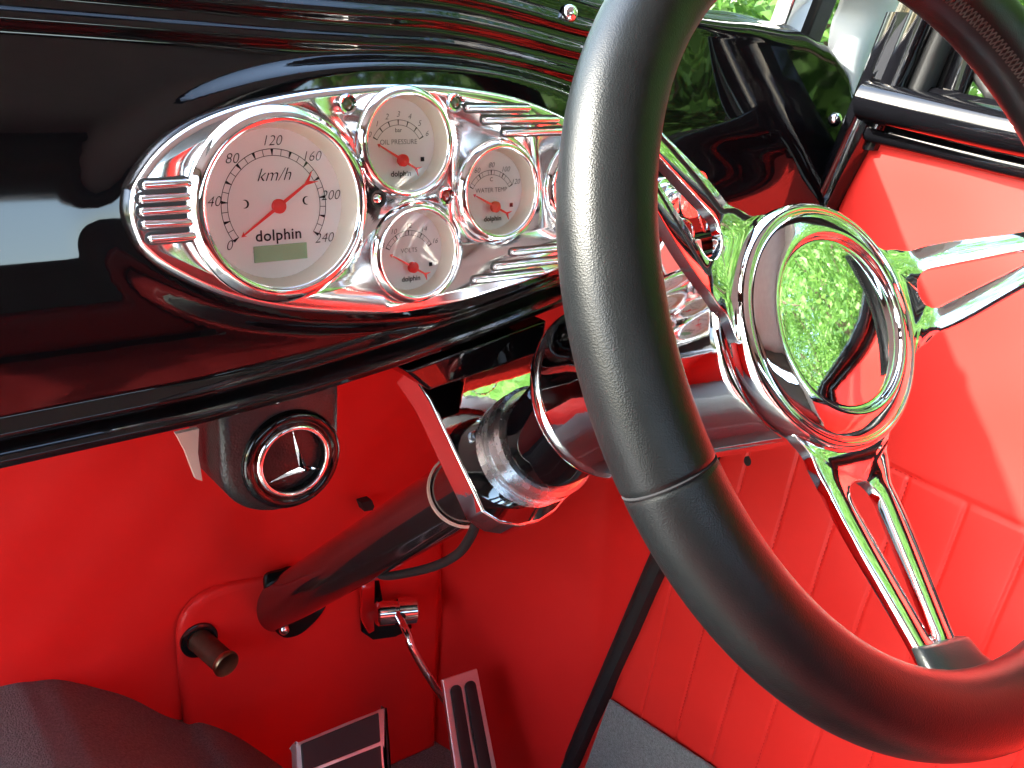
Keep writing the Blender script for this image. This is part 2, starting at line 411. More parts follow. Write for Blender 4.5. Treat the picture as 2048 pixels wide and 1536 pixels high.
def gauge(name, label, cpx, RR, kind, scale, title, unit, needle_deg, brand=True):
    c = onY(cpx[0], cpx[1], YP)
    g = thing(name, label, 'gauge', c - EZ * RR, 'round ivory gauges set in the polished panel')
    big = kind == 'speed'; GAUGES.append(g)
    pr = lambda y: c + Vector((0, y, 0))
    d = .0075 if big else .0065                     # depth of the dial behind the panel face
    # bezel: rolled chrome ring
    hgt = .0062 if big else .0048
    M().lathe(c, (0, -1, 0), [(RR * 1.0, -.004), (RR * 1.012, .0002), (RR * 1.01, .0016), (RR * .985, .0026), (RR * .955, hgt * .75), (RR * .92, hgt), (RR * .88, hgt * 1.04), (RR * .850, hgt * .98), (RR * .838, hgt * .8)], 96).build('bezel', CHROME, g, angle=60)
    M().lathe(c, (0, -1, 0), [(RR * .838, hgt * .8), (RR * .815, 0), (RR * .78, -d)], 96).build('inner_ring', CREAM, g, angle=60)
    dl = M().lathe(c, (0, -1, 0), [(RR * .78, -d), (RR * .4, -d), (.0001, -d)], 72).build('dial', DIAL, g, angle=60)
    mk = M(); lt = M()
    yo = Vector((0, d - .00035, 0)); yo2 = Vector((0, d - .0005, 0))
    def arc(C, r0, r1, a0, a1, n=60):
        b = len(mk.v)
        for i in range(n + 1):
            a = lerp(a0, a1, i / n); mk.v.append(C + dirv(a) * r0 + yo); mk.v.append(C + dirv(a) * r1 + yo)
        for i in range(n): mk.f.append((b + 2 * i, b + 2 * i + 1, b + 2 * i + 3, b + 2 * i + 2))
    def tick(C, a, r0, r1, w0, w1):
        b = len(mk.v); t = dirv(a + 90)
        mk.v += [C + dirv(a) * r0 - t * w0 + yo2, C + dirv(a) * r0 + t * w0 + yo2, C + dirv(a) * r1 + t * w1 + yo2, C + dirv(a) * r1 - t * w1 + yo2]
        mk.f.append((b, b + 1, b + 2, b + 3))
    if big:
        C = c + Vector((0, 0, -.0008)); a0, a1 = 215, -35
        arc(C, RR * .582, RR * .589, a0, a1); arc(C, RR * .515, RR * .521, a0, a1)
        for i in range(25):
            a = lerp(a0, a1, i / 24)
            if i % 2 == 0: tick(C, a, RR * .515, RR * .585, RR * .003, RR * .016)
            else: tick(C, a, RR * .515, RR * .585, RR * .0032, RR * .0032)
        for i, n in enumerate(('0', '40', '80', '120', '160', '200', '240')):
            a = lerp(a0, a1, i / 6); rr = RR * (.655, .668, .665, .665, .66, .645, .66)[i]
            text_into(lt, n, RR * .150, C + dirv(a) * rr, EX, EZ, yo2, .3, -RR * .0022)
        text_into(lt, 'km/h', RR * .19, c + EZ * RR * .30, EX, EZ, yo2, .4, -RR * .002)
        for sx in (-.33, .36):                       # small half-moon marks of the trip set holes
            cc = c + EX * RR * sx + EZ * RR * .02; r = RR * .045
            b = len(mk.v)
            for i in range(13):
                a = lerp(60, 300, i / 12) + (180 if sx < 0 else 0); w = RR * .022 * math.sin(math.pi * i / 12)
                mk.v += [cc + dirv(a) * r + yo, cc + dirv(a) * (r - w) + yo]
            for i in range(12): mk.f.append((b + 2 * i, b + 2 * i + 1, b + 2 * i + 3, b + 2 * i + 2))
        text_into(lt, 'dolphin', RR * .165, c - EZ * RR * .325 + EX * RR * .02, EX, EZ, yo2, .0, RR * .002, sx=1.02, spacing=1.05)
        lc = c + EX * RR * .03 - EZ * RR * .51 + Vector((0, d - .0006, 0))
        M().box(lc, RR * .60, .0008, RR * .17).build('display', LCD, dl)
        piv = c + Vector((0, d - .0045, -.0006)); nl, tl = .52, .47
    else:
        C = c - EZ * RR * .20; a0, a1 = 150, 30
        arc(C, RR * .60, RR * .608, a0, a1); arc(C, RR * .51, RR * .517, a0, a1)
        n = len(scale); 
        for i in range(n):
            a = lerp(a0, a1, i / (n - 1)); tick(C, a, RR * .51, RR * .61, RR * .006, RR * .013)
            if scale[i]: text_into(lt, scale[i], RR * .145, C + dirv(a) * RR * .70, EX, EZ, yo2, .3, -RR * .002)
        for i in range((n - 1) * 2 if n < 6 else 0):
            tick(C, lerp(a0, a1, (i + .5) / ((n - 1) * 2)), RR * .51, RR * .60, RR * .003, RR * .003)
        if unit: text_into(lt, unit, RR * .11, c + EZ * RR * .22, EX, EZ, yo2, .0, 0)
        text_into(lt, title, RR * .128, c + EZ * RR * .01, EX, EZ, yo2, .0, -RR * .0015)
        text_into(lt, 'dolphin', RR * .14, c - EZ * RR * .56 + EX * RR * .03, EX, EZ, yo2, .0, RR * .002, sx=1.05)
        tick(c + EX * RR * .50 - EZ * RR * .31, 0, -RR * .04, RR * .04, RR * .04, RR * .04)
        piv = c + Vector((0, d - .0040, 0)) - EZ * RR * .31; nl, tl = .60, .38
    mk.build('markings', INK, dl, smooth=False); lt.build('lettering', INK, dl, smooth=False)
    dn = dirv(needle_deg); tn = dirv(needle_deg + 90); RN = RR
    nm = M(); w = RN * (.014 if big else .02)
    e = Vector((0, -.0006, 0))
    pts = [piv + tn * w * 1.3, piv + dn * RN * nl * .93 + tn * w * .5, piv + dn * RN * (nl * .90) + tn * w * 1.9, piv + dn * RN * nl, piv + dn * RN * (nl * .90) - tn * w * 1.9, piv + dn * RN * nl * .93 - tn * w * .5, piv - tn * w * 1.3,
           piv - dn * RN * tl * .80 - tn * w * .8, piv - dn * RN * tl * 1.10 - tn * w * 4.6, piv - dn * RN * tl * .92 - tn * w * .2, piv - dn * RN * tl * 1.10 + tn * w * 4.6, piv - dn * RN * tl * .80 + tn * w * .8]
    nm.prism(pts, e)
    nd = nm.build('needle', NEEDLE, g, smooth=False)
    M().lathe(piv, (0, -1, 0), [(RR * (.075 if big else .11), -.0006), (RR * (.075 if big else .11), .0012), (RR * .05, .0020), (.0002, .0022)], 32, True, True).build('cap', NEEDLE, nd)
    M().lathe(c, (0, -1, 0), [(RR * .836, hgt * .70), (RR * .5, hgt * .82), (.0001, hgt * .86)], 64).build('lens', GLASS, g)
    return g
gauge('speedometer', 'large round speedometer with green digital window, biggest gauge at the tapered end', (563, 411), .0462, 'speed', None, '', '', 214)
gauge('oil_pressure_gauge', 'small ivory oil pressure gauge, upper one of the stacked pair', (815.5, 287), .0283, 'small', ['0', '1', '2', '3', '4', '5', '6'], 'OIL PRESSURE', 'bar', 150)
gauge('voltmeter', 'small ivory voltmeter, lower one of the stacked pair', (825, 503), .0269, 'small', ['8', '10', '12', '14', '16'], 'VOLTS', '', 150)
gauge('water_temperature_gauge', 'small ivory water temperature gauge between the stacked pair and the wheel rim', (996, 383), .0279, 'small', ['40', '60', '80', '100', '120'], 'WATER TEMP', 'C', 153)
gauge('fuel_gauge', 'small ivory fuel gauge partly hidden behind the steering wheel rim', (1163, 372), .0279, 'small', ['E', '', '1/2', '', 'F'], 'FUEL', '', 146)

def tilt(o, deg, P):                                # lean a finished thing about a point of the car
    T = Matrix.Translation(P) @ Matrix.Rotation(R(deg), 4, 'X') @ Matrix.Translation(-P)
    o.matrix_world = T @ Matrix.Translation(o.location)
for o_ in [panel] + GAUGES: tilt(o_, -5.5, O + Vector((.29, YP, -.093)))

# ================================================================== IGNITION, KEY, TAG
ip = onY(1318, 400, .452)
ign = thing('ignition_switch', 'chrome ignition switch with stepped round collar seen between the wheel spokes', 'ignition switch', ip)
M().lathe(ip, (0, -1, 0), [(.0150, -.004), (.0150, .002), (.0138, .004), (.0120, .0045), (.0115, .007), (.0100, .0085), (.0092, .009), (.0088, .013), (.0075, .0145), (.0055, .015), (.0004, .0152)], 40, False, True).build('collar', CHROME, ign, angle=50)
kp = ip + Vector((.001, -.017, 0))
key = thing('key', 'flat metal key with a slotted bow standing in the ignition switch', 'key', kp)
kb = onY(1384, 388, .425)
def slab_ring(C, ux, uz, w, h, iw, ih, t, mt, nm_, par, ex=2.6, off=(0, 0)):
    n = 40; o, i = [], []
    for k in range(n):
        a = 2 * math.pi * k / n; ca, sa = math.cos(a), math.sin(a)
        q = (abs(ca) ** ex + abs(sa) ** ex) ** (-1 / ex)
        o.append(C + ux * (w * ca * q) + uz * (h * sa * q)); q4 = (abs(ca) ** 8 + abs(sa) ** 8) ** (-1 / 8)
        i.append(C + ux * (iw * ca * q4 + off[0]) + uz * (ih * sa * q4 + off[1]))
    nn = ux.cross(uz).normalized() * t
    rows = [i, o, [p + nn for p in o], [p + nn for p in i], i]
    return M().loops(rows).build(nm_, mt, par, angle=30)
slab_ring(kb, EX, EZ, .0115, .0145, .0026, .006, .0022, MACHINED, 'bow', key, off=(.004, -.001))
M().tube([kp + Vector((0, .008, 0)), kb + Vector((-.010, .001, 0))], .0022, 8).build('blade', MACHINED, key)
kr = thing('key_ring', 'thin wire key ring linking the key to the white tag', 'key ring', onY(1410, 430, .42))
M().ring(onY(1404, 425, .422), Vector((.5, -.75, .3)), .0120, .0007, 48, 8).build('ring', CHROME, kr)
M().ring(onY(1366, 463, .418), Vector((-.2, -.9, .35)), .0075, .0007, 48, 8).build('loop', CHROME, kr)
tp = [(1352, 465), (1372, 466), (1386, 483), (1402, 480), (1408, 522), (1400, 548), (1336, 552), (1320, 518), (1322, 500), (1336, 474)]
tg = M().prism([onY(x, y, .415) for x, y in tp], (0, .003, 0), .0006).build('key_tag', WHITE, None)
tag(tg, 'white plastic tag hanging from the key ring above the column', 'key tag')

# ================================================================== STEERING WHEEL
C = W @ Vector((.17577426, -.03664614, .42540907)); n = (W @ Vector((.534, -.184, -.825))).normalized()
U = (EX - n * n.x).normalized(); V = n.cross(U)
def wp(r, deg, h): return C + (U * math.cos(R(deg)) + V * math.sin(R(deg))) * r + n * h
wheel = thing('steering_wheel', 'black leather steering wheel with chrome hub and slotted three-spoke centre', 'steering wheel', C - n * .05)
RW, TW = .170, .0172
def rim_fn(u, v):
    A = 360 * u; B = 2 * math.pi * v
    seam = min(abs((A - 194 + 180) % 360 - 180), abs((A - 330 + 180) % 360 - 180))
    r = TW * (1 - .05 * math.exp(-(seam / .30) ** 2))
    # creases where the lacing starts
    w = sstep(281, 284, A) * (1 - sstep(310, 330, A))
    r += .0006 * w * math.sin(A * 5.2 + 3 * math.sin(B * 2)) * max(0, math.cos(B - 2.7))
    d = U * math.cos(R(A)) + V * math.sin(R(A))
    return C + d * (RW + r * math.cos(B)) + n * r * math.sin(B)
rim = M().grid(rim_fn, 900, 40, True, True).build('rim', LEATHER, wheel, angle=80)
M().ring(C, n, RW, .0001, 8, 3)
# seam cords across the rim
for A in (194.0,):
    pts = []
    for k in range(41):
        B = 2 * math.pi * k / 40; d = U * math.cos(R(A)) + V * math.sin(R(A)); pts.append(C + d * (RW + TW * .965 * math.cos(B)) + n * TW * .965 * math.sin(B))
    M().tube(pts, .0006, 8, False).build('seam', INK, rim)
# cross stitching along the inner face of the rim
st = M()
for k in range(150):
    A = 300 + k * 1.0
    for s in (-1, 1):
        p = []
        for q in range(4):
            t = q / 3; B = math.pi * 0.86 + s * lerp(-.16, .16, t); AA = A + lerp(-.45, .45, t)
            d = U * math.cos(R(AA)) + V * math.sin(R(AA)); rr = TW * 1.012
            p.append(C + d * (RW + rr * math.cos(B)) + n * rr * math.sin(B))
        st.tube(p, .0004, 5)
st.build('stitching', LEATHER2, rim)
def spoke(deg, s0=.050, s1=.158, w0=.031, w1=.0130):
    def half(s): return interp(s, [(.048, .034), (.062, .0260), (.078, .0222), (.158, .0125)])
    def hh(s): return interpl(s, [(.048, -.052), (.075, -.0480), (.158, -.0175)])
    N = 96; rows = []
    out, inn = [], []
    # outer loop: up one side and down the other
    K = N // 2
    for k in range(K):
        s = lerp(s0, s1, k / (K - 1)); out.append((s, half(s)))
    for k in range(K):
        s = lerp(s1, s0, k / (K - 1)); out.append((s, -half(s)))
    a0, a1 = .0730, .1450
    def ih(s): return interpl(s, [(a0, .0100), (.085, .0098), (a1, .0028)])
    for k in range(N):
        t = k / (N - 1)
        # slot: teardrop with rounded ends
        if k < K: s = lerp(a0, a1, (1 - math.cos(math.pi * k / (K - 1))) / 2); sg = 1
        else: s = lerp(a1, a0, (1 - math.cos(math.pi * (k - K) / (K - 1))) / 2); sg = -1
        r0, r1 = .0095, .0030; e = 1.
        if s < a0 + r0: e = math.sqrt(max(0, 1 - ((a0 + r0 - s) / r0) ** 2))
        if s > a1 - r1: e = min(e, math.sqrt(max(0, 1 - ((s - a1 + r1) / r1) ** 2)))
        inn.append((s, sg * ih(s) * e))
    # cross-section of each prong: rounded box from slot edge to outer edge
    th = .0060; b = .0008
    cs = [(0, -1, 0), (0, 1, 0)]
    sec = []
    for k in range(N):
        (so, to), (si, ti) = out[k], inn[k]
        L = math.hypot(so - si, to - ti) + 1e-9; us, ut = (so - si) / L, (to - ti) / L
        def P(x, z):
            s = si + us * x; t = ti + ut * x
            A = R(deg); d = U * math.cos(A) + V * math.sin(A); q = -U * math.sin(A) + V * math.cos(A)
            return C + d * s + q * t + n * (hh(s) + z)
        bb = min(b, L * .4)
        sec.append([P(0, -th), P(0, -bb), P(bb * .3, -bb * .3), P(bb, 0), P(L * .5, .0001), P(L - bb, 0), P(L - bb * .3, -bb * .3), P(L, -bb), P(L, -th)])
    m = M(); nn = len(sec[0]); rows = sec + [sec[0]]
    m.loops(rows, closed=True)
    return m
for deg in (144.5, 5.0, -98.5):
    sp = spoke(deg).build('spoke', CHROME, wheel, angle=50)
    # leather sleeve where the spoke enters the rim
    A = R(deg); d = U * math.cos(A) + V * math.sin(A); q = -U * math.sin(A) + V * math.cos(A)
    rows = []
    for s, w, z, t in ((.1445, .0155, -.0215, .0062), (.1452, .0172, -.0210, .0078), (.152, .0185, -.0175, .0095), (.160, .0215, -.010, .0115), (.168, .024, -.004, .012)):
        loop = []
        for k in range(28):
            a = 2 * math.pi * k / 28; ca, sa = math.cos(a), math.sin(a); e = (abs(ca) ** 3.4 + abs(sa) ** 3.4) ** (-1 / 3.4)
            loop.append(C + d * s + q * (w * ca * e) + n * (z + t * sa * e * .62))
        rows.append(loop)
    M().loops(rows, True, True).build('sleeve', LEATHER, wheel, angle=60)
M().lathe(C, n, [(.040, -.070), (.050, -.069), (.0560, -.066), (.0588, -.062), (.0600, -.058), (.0602, -.055), (.0598, -.0505), (.0586, -.0475), (.0570, -.0462), (.0558, -.0460), (.0552, -.0468), (.0548, -.0478)], 128).build('hub', CHROME, wheel, angle=70)
M().lathe(C, n, [(.0548, -.0478), (.0542, -.0462), (.0530, -.0450), (.0500, -.0435), (.0470, -.0422), (.0445, -.0414), (.0430, -.0412), (.0422, -.0416), (.0418, -.0426), (.0415, -.0440), (.0405, -.0450), (.0388, -.0449), (.034, -.0440), (.028, -.0430), (.022, -.0422), (.016, -.0416), (.010, -.0413), (.004, -.0411), (.0001, -.0411)], 128).build('horn_button', CHROME, wheel, angle=70)

# ================================================================== STEERING COLUMN
def ax(h): return C + n * h
column = thing('steering_column', 'chrome steering column with a dark tube running down to the red firewall', 'steering column', (.393, .886, -.62))
M().lathe(C, n, [(.046, -.078), (.0495, -.076), (.0495, -.068), (.046, -.066)], 96).build('neck', CHROME, column)
M().lathe(C, n, [(.030, -.228), (.046, -.228), (.0528, -.226), (.0535, -.223), (.0535, -.220), (.0522, -.2185), (.0515, -.216), (.0515, -.190), (.0515, -.16), (.0520, -.077), (.0512, -.0742), (.046, -.0738)], 128).build('shroud', SATIN, column, angle=50)
SA, SB = Vector((.394, .455, -.2550)), Vector((.386, .900, -.632))
sx_ = (SB - SA).normalized()
M().lathe(SA, sx_, [(.0262, .02), (.0262, .30), (.0262, (SB - SA).length)], 64).build('tube', TUBEB, column)
M().tube([ax(-.215), ax(-.235), SA + sx_ * -.01, SA + sx_ * .02], .034, 48).build('joint', BLACK, column)
kp_ = [( .0262, .022), (.034, .022), (.0365, .024), (.0368, .032), (.0350, .0325), (.0350, .035), (.0372, .0355), (.0372, .044), (.0345, .0445), (.0345, .048), (.0366, .0485), (.0366, .060), (.0355, .0615), (.0262, .062)]
M().lathe(SA, sx_, [(r * (1.07 if r > .03 else 1), h - .016) for r, h in kp_], 96).build('collar', MACHINED, column, angle=25)

# column bracket below the dash
br = thing('column_bracket', 'chrome plate bracket hanging the steering column from the black dash edge', 'bracket', (.38, .47, -.20))
Pb = SA + sx_ * .050
bo = [(818, 738), (900, 712), (990, 690), (1085, 660), (1078, 745), (1058, 815), (1046, 868), (1052, 900), (1076, 936), (1108, 962), (1140, 970), (1132, 998), (1112, 1022), (1080, 1043), (1040, 1052), (1000, 1046), (966, 1024), (948, 985), (905, 895), (860, 800)]
Pf = Pb - sx_ * .030
pts = [onP(x, y, Pf, sx_) for x, y in bo]
M().prism(pts[::-1], sx_ * .022, 0).build('plate', CHROME, br, bevel=.0016)
blk = [(812, 742), (1095, 640), (1085, 705), (860, 782)]
M().prism([onY(x, y, .458) for x, y in blk], (0, .045, 0), 0).build('mount', BLACK, br, bevel=.002)
# cable tie and wire
tc_ = SA + sx_ * .120
def tie_pts(): return None
ct = M().lathe(tc_, (sx_ + Vector((.25, 0, 0))).normalized(), [(.0275, -.0018), (.0292, -.0016), (.0292, .0016), (.0275, .0018)], 48)
hd = onX(858, 983, .393) 
ct.box(tc_ + Vector((-.014, -.024, .010)), .008, .005, .006, (sx_, EX.cross(sx_), EX))
tag(ct.build('cable_tie', NYLON), 'pale nylon cable tie looped round the dark column tube', 'cable tie')
wpts = catmull([onX(955, 1040, .375), onX(940, 1075, .38), onX(915, 1108, .385), onX(870, 1132, .39), onX(815, 1146, .392), onX(770, 1152, .393), onX(748, 1140, .393)], 8)
tag(M().tube(wpts, .0038, 10).build('wiring_cable', RUBBER), 'black wiring cable drooping below the column tube', 'cable')

# ================================================================== ROUND VENT WITH STAR
vc = onY(582, 917, .478)
vent = thing('badge_housing', 'black round housing with chrome three-pointed star hung under the dash', 'vent', vc + Vector((0, .02, .05)))
bo = []
Rb = .0335
for k in range(49):
    a = math.pi + math.pi * k / 48; bo.append(vc + Vector((Rb * math.cos(a) - .004, 0, Rb * math.sin(a) * .92 + .0)))
bo += [vc + Vector((Rb - .004, 0, .060)), vc + Vector((-Rb - .004, 0, .060))]
M().prism([p + Vector((0, .045, 0)) for p in bo], (0, -.045, 0), .006).build('housing', PLASTIC, vent, angle=50)
M().lathe(vc, (0, -1, 0), [(.0275, -.001), (.0275, .002), (.0262, .0040), (.0240, .0046), (.0222, .0040), (.0212, .002)], 96).build('surround', BLACK, vent, angle=60)
M().lathe(vc, (0, -1, 0), [(.0212, .000), (.0210, .0035), (.0196, .0050), (.0184, .0054), (.0178, .0050), (.0176, .0036)], 96).build('chrome_ring', CHROME, vent, angle=60)
M().lathe(vc, (0, -1, 0), [(.0178, .0030), (.0170, -.0005), (.010, -.0008), (.0001, -.001)], 64).build('grille', BLACK, vent)
sm = M(); yy = Vector((0, -.0040, 0))
for a in (92, 212, 332):
    tip = vc + dirv(a) * .0174 + yy; l = vc + dirv(a + 60) * .0022 + Vector((0, -.0140, 0)); r_ = vc + dirv(a - 60) * .0022 + Vector((0, -.0140, 0)); ap = vc + Vector((0, -.0165, 0)); 
    mid1 = vc + dirv(a) * .0080 + dirv(a + 90) * .0010 + yy * 2.2; mid2 = vc + dirv(a) * .0080 + dirv(a - 90) * .0010 + yy * 2.2; midt = vc + dirv(a) * .0080 + yy * 2.2 + Vector((0, -.0016, 0))
    sm.add([l, mid1, tip, mid2, r_, midt, ap], [(0, 1, 5, 6), (1, 2, 5), (2, 3, 5), (3, 4, 6, 5)])
sm.build('star', CHROME, vent, smooth=False)
for o_ in [vent]: o_.matrix_world = Matrix.Translation(vc + O) @ Matrix.Scale(1.075, 4) @ Matrix.Translation(-(vc + O)) @ Matrix.Translation(o_.location)
bd = M().prism([onY(x, y, .50) for x, y in ((352, 868), (398, 858), (396, 905), (405, 962), (392, 958), (372, 905))], (0, .004, 0))
tag(bd.build('bracket_tab', NYLON), 'pale metal tab sticking out beside the black badge housing', 'tab')

# ================================================================== FOOTWELL
FY = .88
def sideX(y): return interpl(y, [(.50, .6585), (.66, .6585), (FY, .602), (1.2, .56)])
# door front edge line in the side plane, as (y at z)
eR = [onX(x, y, .655) for x, y in ((1730, 283), (1672, 395), (1325, 1135), (1160, 1500))]
eL = [onX(x, y, .650) for x, y in ((1700, 205), (1622, 400), (1292, 1112), (1128, 1500))]
def line_y(pts, z):
    p = sorted([(q.z, q.y) for q in pts])
    (z0, y0), (z1, y1) = (p[0], p[1]) if z < p[1][0] else ((p[1], p[2]) if z < p[2][0] else (p[2], p[3]))
    return y0 + (y1 - y0) * (z - z0) / (z1 - z0)
FZ = -.895
def soft(x, y, a=.0012):                            # slow unevenness of stretched upholstery
    return a * (math.sin(x * 31 + y * 17) + .6 * math.sin(x * 57 - y * 43 + 1.3) + .4 * math.sin(y * 91 + x * 22))
fw = M().grid(lambda u, v: (lerp(-.70, .62, u), FY + soft(lerp(-.7, .62, u), v, .0015), lerp(FZ - .02, -.10, v)), 90, 60)
tag(fw.build('firewall_panel', RED), 'flat red upholstered firewall panel behind the column and pedals', 'panel')
# raised toe panel with a rounded upper corner
tpx = [(372, 1470), (366, 1400), (358, 1320), (357, 1262), (372, 1222), (404, 1192), (455, 1172), (530, 1158), (640, 1128), (760, 1080), (905, 1030)]
tpts = [onY(x, y, FY - .008) for x, y in tpx]
tp3 = catmull(tpts, 5)
xr = .597
toe = M(); N_ = len(tp3)
def toe_y(x, z): return FY - .009 + soft(x, z, .0012)
outt = tp3 + [Vector((xr, 0, tp3[-1].z)), Vector((xr, 0, FZ)), Vector((tp3[0].x, 0, FZ))]
rows = []
ctr = Vector((.44, 0, -.75))
for k, dy in ((0, .009), (0, .003), (.004, .0006), (.012, 0), (.3, 0), (.6, 0), (.95, 0)):
    row = []
    for p in outt:
        q = Vector((p.x, 0, p.z)); dd = ctr - q
        kk = k if k >= .3 else k / max(dd.length, .01)
        q = q + dd * kk; row.append(Vector((q.x, toe_y(q.x, q.z) + dy, q.z)))
    rows.append(row)
toe.loops(rows, False, True)
tag(toe.build('toe_panel', RED, angle=60), 'red padded toe panel with rounded corner round the column opening', 'panel')
# kick panel
def kick_fn(u, v):
    z = lerp(FZ - .06, -.15, v); y = lerp(FY + .005, line_y(eL, z) - .004, u)
    return (sideX(y) + soft(y, z, .0006), y, z)
tag(M().grid(kick_fn, 40, 50).build('kick_panel', RED), 'plain red kick panel between firewall and black door seal', 'panel')
# floor + tunnel
fl = M().grid(lambda u, v: (lerp(-.70, .66, u), lerp(-1.0, FY, v), FZ + .002 * math.sin(u * 60) * math.sin(v * 47)), 60, 60)
tag(fl.build('cabin_floor', CARPET), 'grey brown carpet floor below the pedals', 'floor', kind='structure')
tprof = [(-.22, FZ), (-.18, -.74), (-.10, -.645), (.00, -.612), (.08, -.600), (.13, -.603), (.20, -.632), (.262, -.680), (.275, -.690), (.32, -.724), (.37, -.775), (.42, -.82), (.47, -.87), (.50, FZ - .01)]
tprof = catmull([(x, 0, z) for x, z in tprof], 5)
# match the visible crest of the carpet on the firewall
crest = [onY(x, y, FY - .002) for x, y in ((-200, 1440), (0, 1371), (70, 1361), (130, 1363), (250, 1395), (340, 1434), (372, 1440), (400, 1437), (470, 1468), (560, 1527), (640, 1580), (760, 1650))]
crest = [Vector((-.25, 0, FZ)), Vector((-.16, 0, -.75)), Vector((-.05, 0, -.645))] + [Vector((p.x, 0, p.z)) for p in crest if p.x > 0]
cr = catmull(crest, 6)
tn_ = M(); rows = []
for k in range(40):
    y = lerp(FY, -1.0, k / 39); s = 1 + .0 * k
    rows.append([Vector((p.x, y, p.z + .012 * math.exp(-((FY - y) / .05)) * 0 + .0015 * math.sin(k * 1.3 + p.x * 40))) for p in cr])
tn_.loops(rows, closed=False)
tag(tn_.build('tunnel_carpet', CARPET, angle=80), 'brown grey carpet hump over the transmission tunnel meeting the red firewall', 'carpet')

# column opening: dark grommet with bolt
gc = SB - sx_ * .035
gr = thing('column_grommet', 'glossy black grommet where the column tube enters the firewall', 'grommet', gc - EZ * .04)
gp = [onY(x, y, FY - .0105) for x, y in ((528, 1150), (560, 1138), (590, 1132), (640, 1150), (655, 1190), (640, 1225), (615, 1252), (592, 1268), (565, 1272), (545, 1255), (534, 1225), (529, 1190))]
M().prism(catmull(gp, 4, True), (0, -.004, 0), .0012).build('ring', DARKHOLE, gr)
M().lathe(onY(568, 1259, FY - .016), (0, -1, .2), [(.006, -.002), (.006, .002), (.0035, .005), (.0005, .0056)], 16, True, True).build('bolt', CHROME, gr)

# floor button
kb_ = onY(398, 1280, FY - .011); dirb = (Vector((.012, -.055, -.006))).normalized()
bt = thing('foot_button', 'bronze cylindrical push button sticking out of the red toe panel', 'button', kb_)
M().lathe(kb_, (0, -1, 0), [(.0195, -.002), (.0195, .0016), (.017, .0032), (.013, .0028)], 40, True).build('collar', DARKHOLE, bt)
M().lathe(kb_, dirb, [(.0125, 0), (.0125, .045), (.0130, .0455)], 40).build('stem', BRASSD, bt)
M().lathe(kb_, dirb, [(.0133, .044), (.0140, .046), (.0140, .049), (.0130, .0502), (.0118, .0496), (.0001, .0496)], 40, True).build('cap', BRASS, bt)

# accelerator assembly
acc = thing('accelerator_pedal', 'long narrow metal accelerator pedal with two black rubber strips', 'pedal', onY(940, 1480, .74))
aY = .74
pa, pb, pc_, pd = onY(880, 1360, aY + .02), onY(949, 1338, aY + .02), onY(1000, 1600, aY - .06), onY(915, 1610, aY - .06)
nn_ = (pb - pa).cross(pd - pa).normalized(); nn_ = nn_ if nn_.y < 0 else -nn_
M().prism([pa, pb, pc_, pd], nn_ * .006).build('pad', PEDAL, acc, bevel=.0012)
for u0, u1 in ((.16, .45), (.56, .86)):
    st_ = []
    def PP(u, v): return pa.lerp(pb, u).lerp(pd.lerp(pc_, u), v)
    k = 8; uc, ur = (u0 + u1) / 2, (u1 - u0) / 2; vr = .045
    for i in range(k + 1):
        a = math.pi + math.pi * i / k; st_.append(PP(uc + ur * math.cos(a), .075 + vr * (1 + math.sin(a)) - .0))
    st_ += [PP(u1, .97), PP(u0, .97)]
    M().prism([p + nn_ * .0055 for p in st_], nn_ * .0025, .0006).build('rubber_strip', RUBBER, acc)
arm = catmull([onY(795, 1228, .83), onY(812, 1262, .80), onY(826, 1300, .785), onY(856, 1352, .775), onY(890, 1400, .765), onY(925, 1440, .757)], 6)
M().tube(arm, .0045, 10).build('arm', CHROME, acc)
pv = thing('pedal_pivot', 'chrome pivot block beside a dark slotted bracket above the accelerator', 'pivot', onY(760, 1265, FY - .012))
sl = [onY(x, y, FY - .0095) for x, y in ((722, 1160), (757, 1160), (765, 1205), (815, 1205), (822, 1255), (790, 1272), (745, 1278), (722, 1262), (718, 1215))]
M().prism(sl[::1], (0, -.0015, 0)).build('slot', DARKHOLE, pv)
M().prism([onY(x, y, .86) for x, y in ((723, 1155), (750, 1150), (749, 1262), (738, 1268), (724, 1240))], (0, .006, 0)).build('plate', REDPAINT, pv, bevel=.001)
a_, b_ = onY(752, 1228, .845), onY(812, 1222, .835); ad = (b_ - a_).normalized()
M().lathe(a_, ad, [(.012, 0), (.014, .002), (.014, .020), (.0125, .0205), (.0125, .024), (.0155, .0245), (.0155, .045), (.013, .047)], 40, True, True).build('block', CHROME, pv, angle=30)
M().lathe(a_.lerp(b_, .62) + Vector((0, -.0165, .004)), (0, -1, 0), [(.0035, -.004), (.0035, .002), (.0015, .002), (.0012, .0)], 20, True, True).build('set_screw', RUBBER, pv)

# brake pedal
bp0 = [onY(590, 1488, .700), onY(762, 1418, .705), onY(772, 1560, .655), onY(600, 1625, .650)]
nb = (bp0[1] - bp0[0]).cross(bp0[3] - bp0[0]).normalized(); nb = nb if nb.y < 0 else -nb
brk = thing('brake_pedal', 'square brake pedal with chrome edge and dark rubber pad', 'pedal', onY(680, 1500, .70))
def shrink(p, k):
    c_ = sum(p, Vector()) / 4; return [q.lerp(c_, k) for q in p]
rr_ = catmull([bp0[0].lerp(bp0[1], .06), bp0[0].lerp(bp0[1], .94), bp0[1].lerp(bp0[2], .06), bp0[1].lerp(bp0[2], .94), bp0[2].lerp(bp0[3], .06), bp0[2].lerp(bp0[3], .94), bp0[3].lerp(bp0[0], .06), bp0[3].lerp(bp0[0], .94)], 3, True)
M().prism([p - nb * .012 for p in rr_], nb * .014, .0018).build('frame', PEDAL, brk)
sh = shrink(bp0, .10)
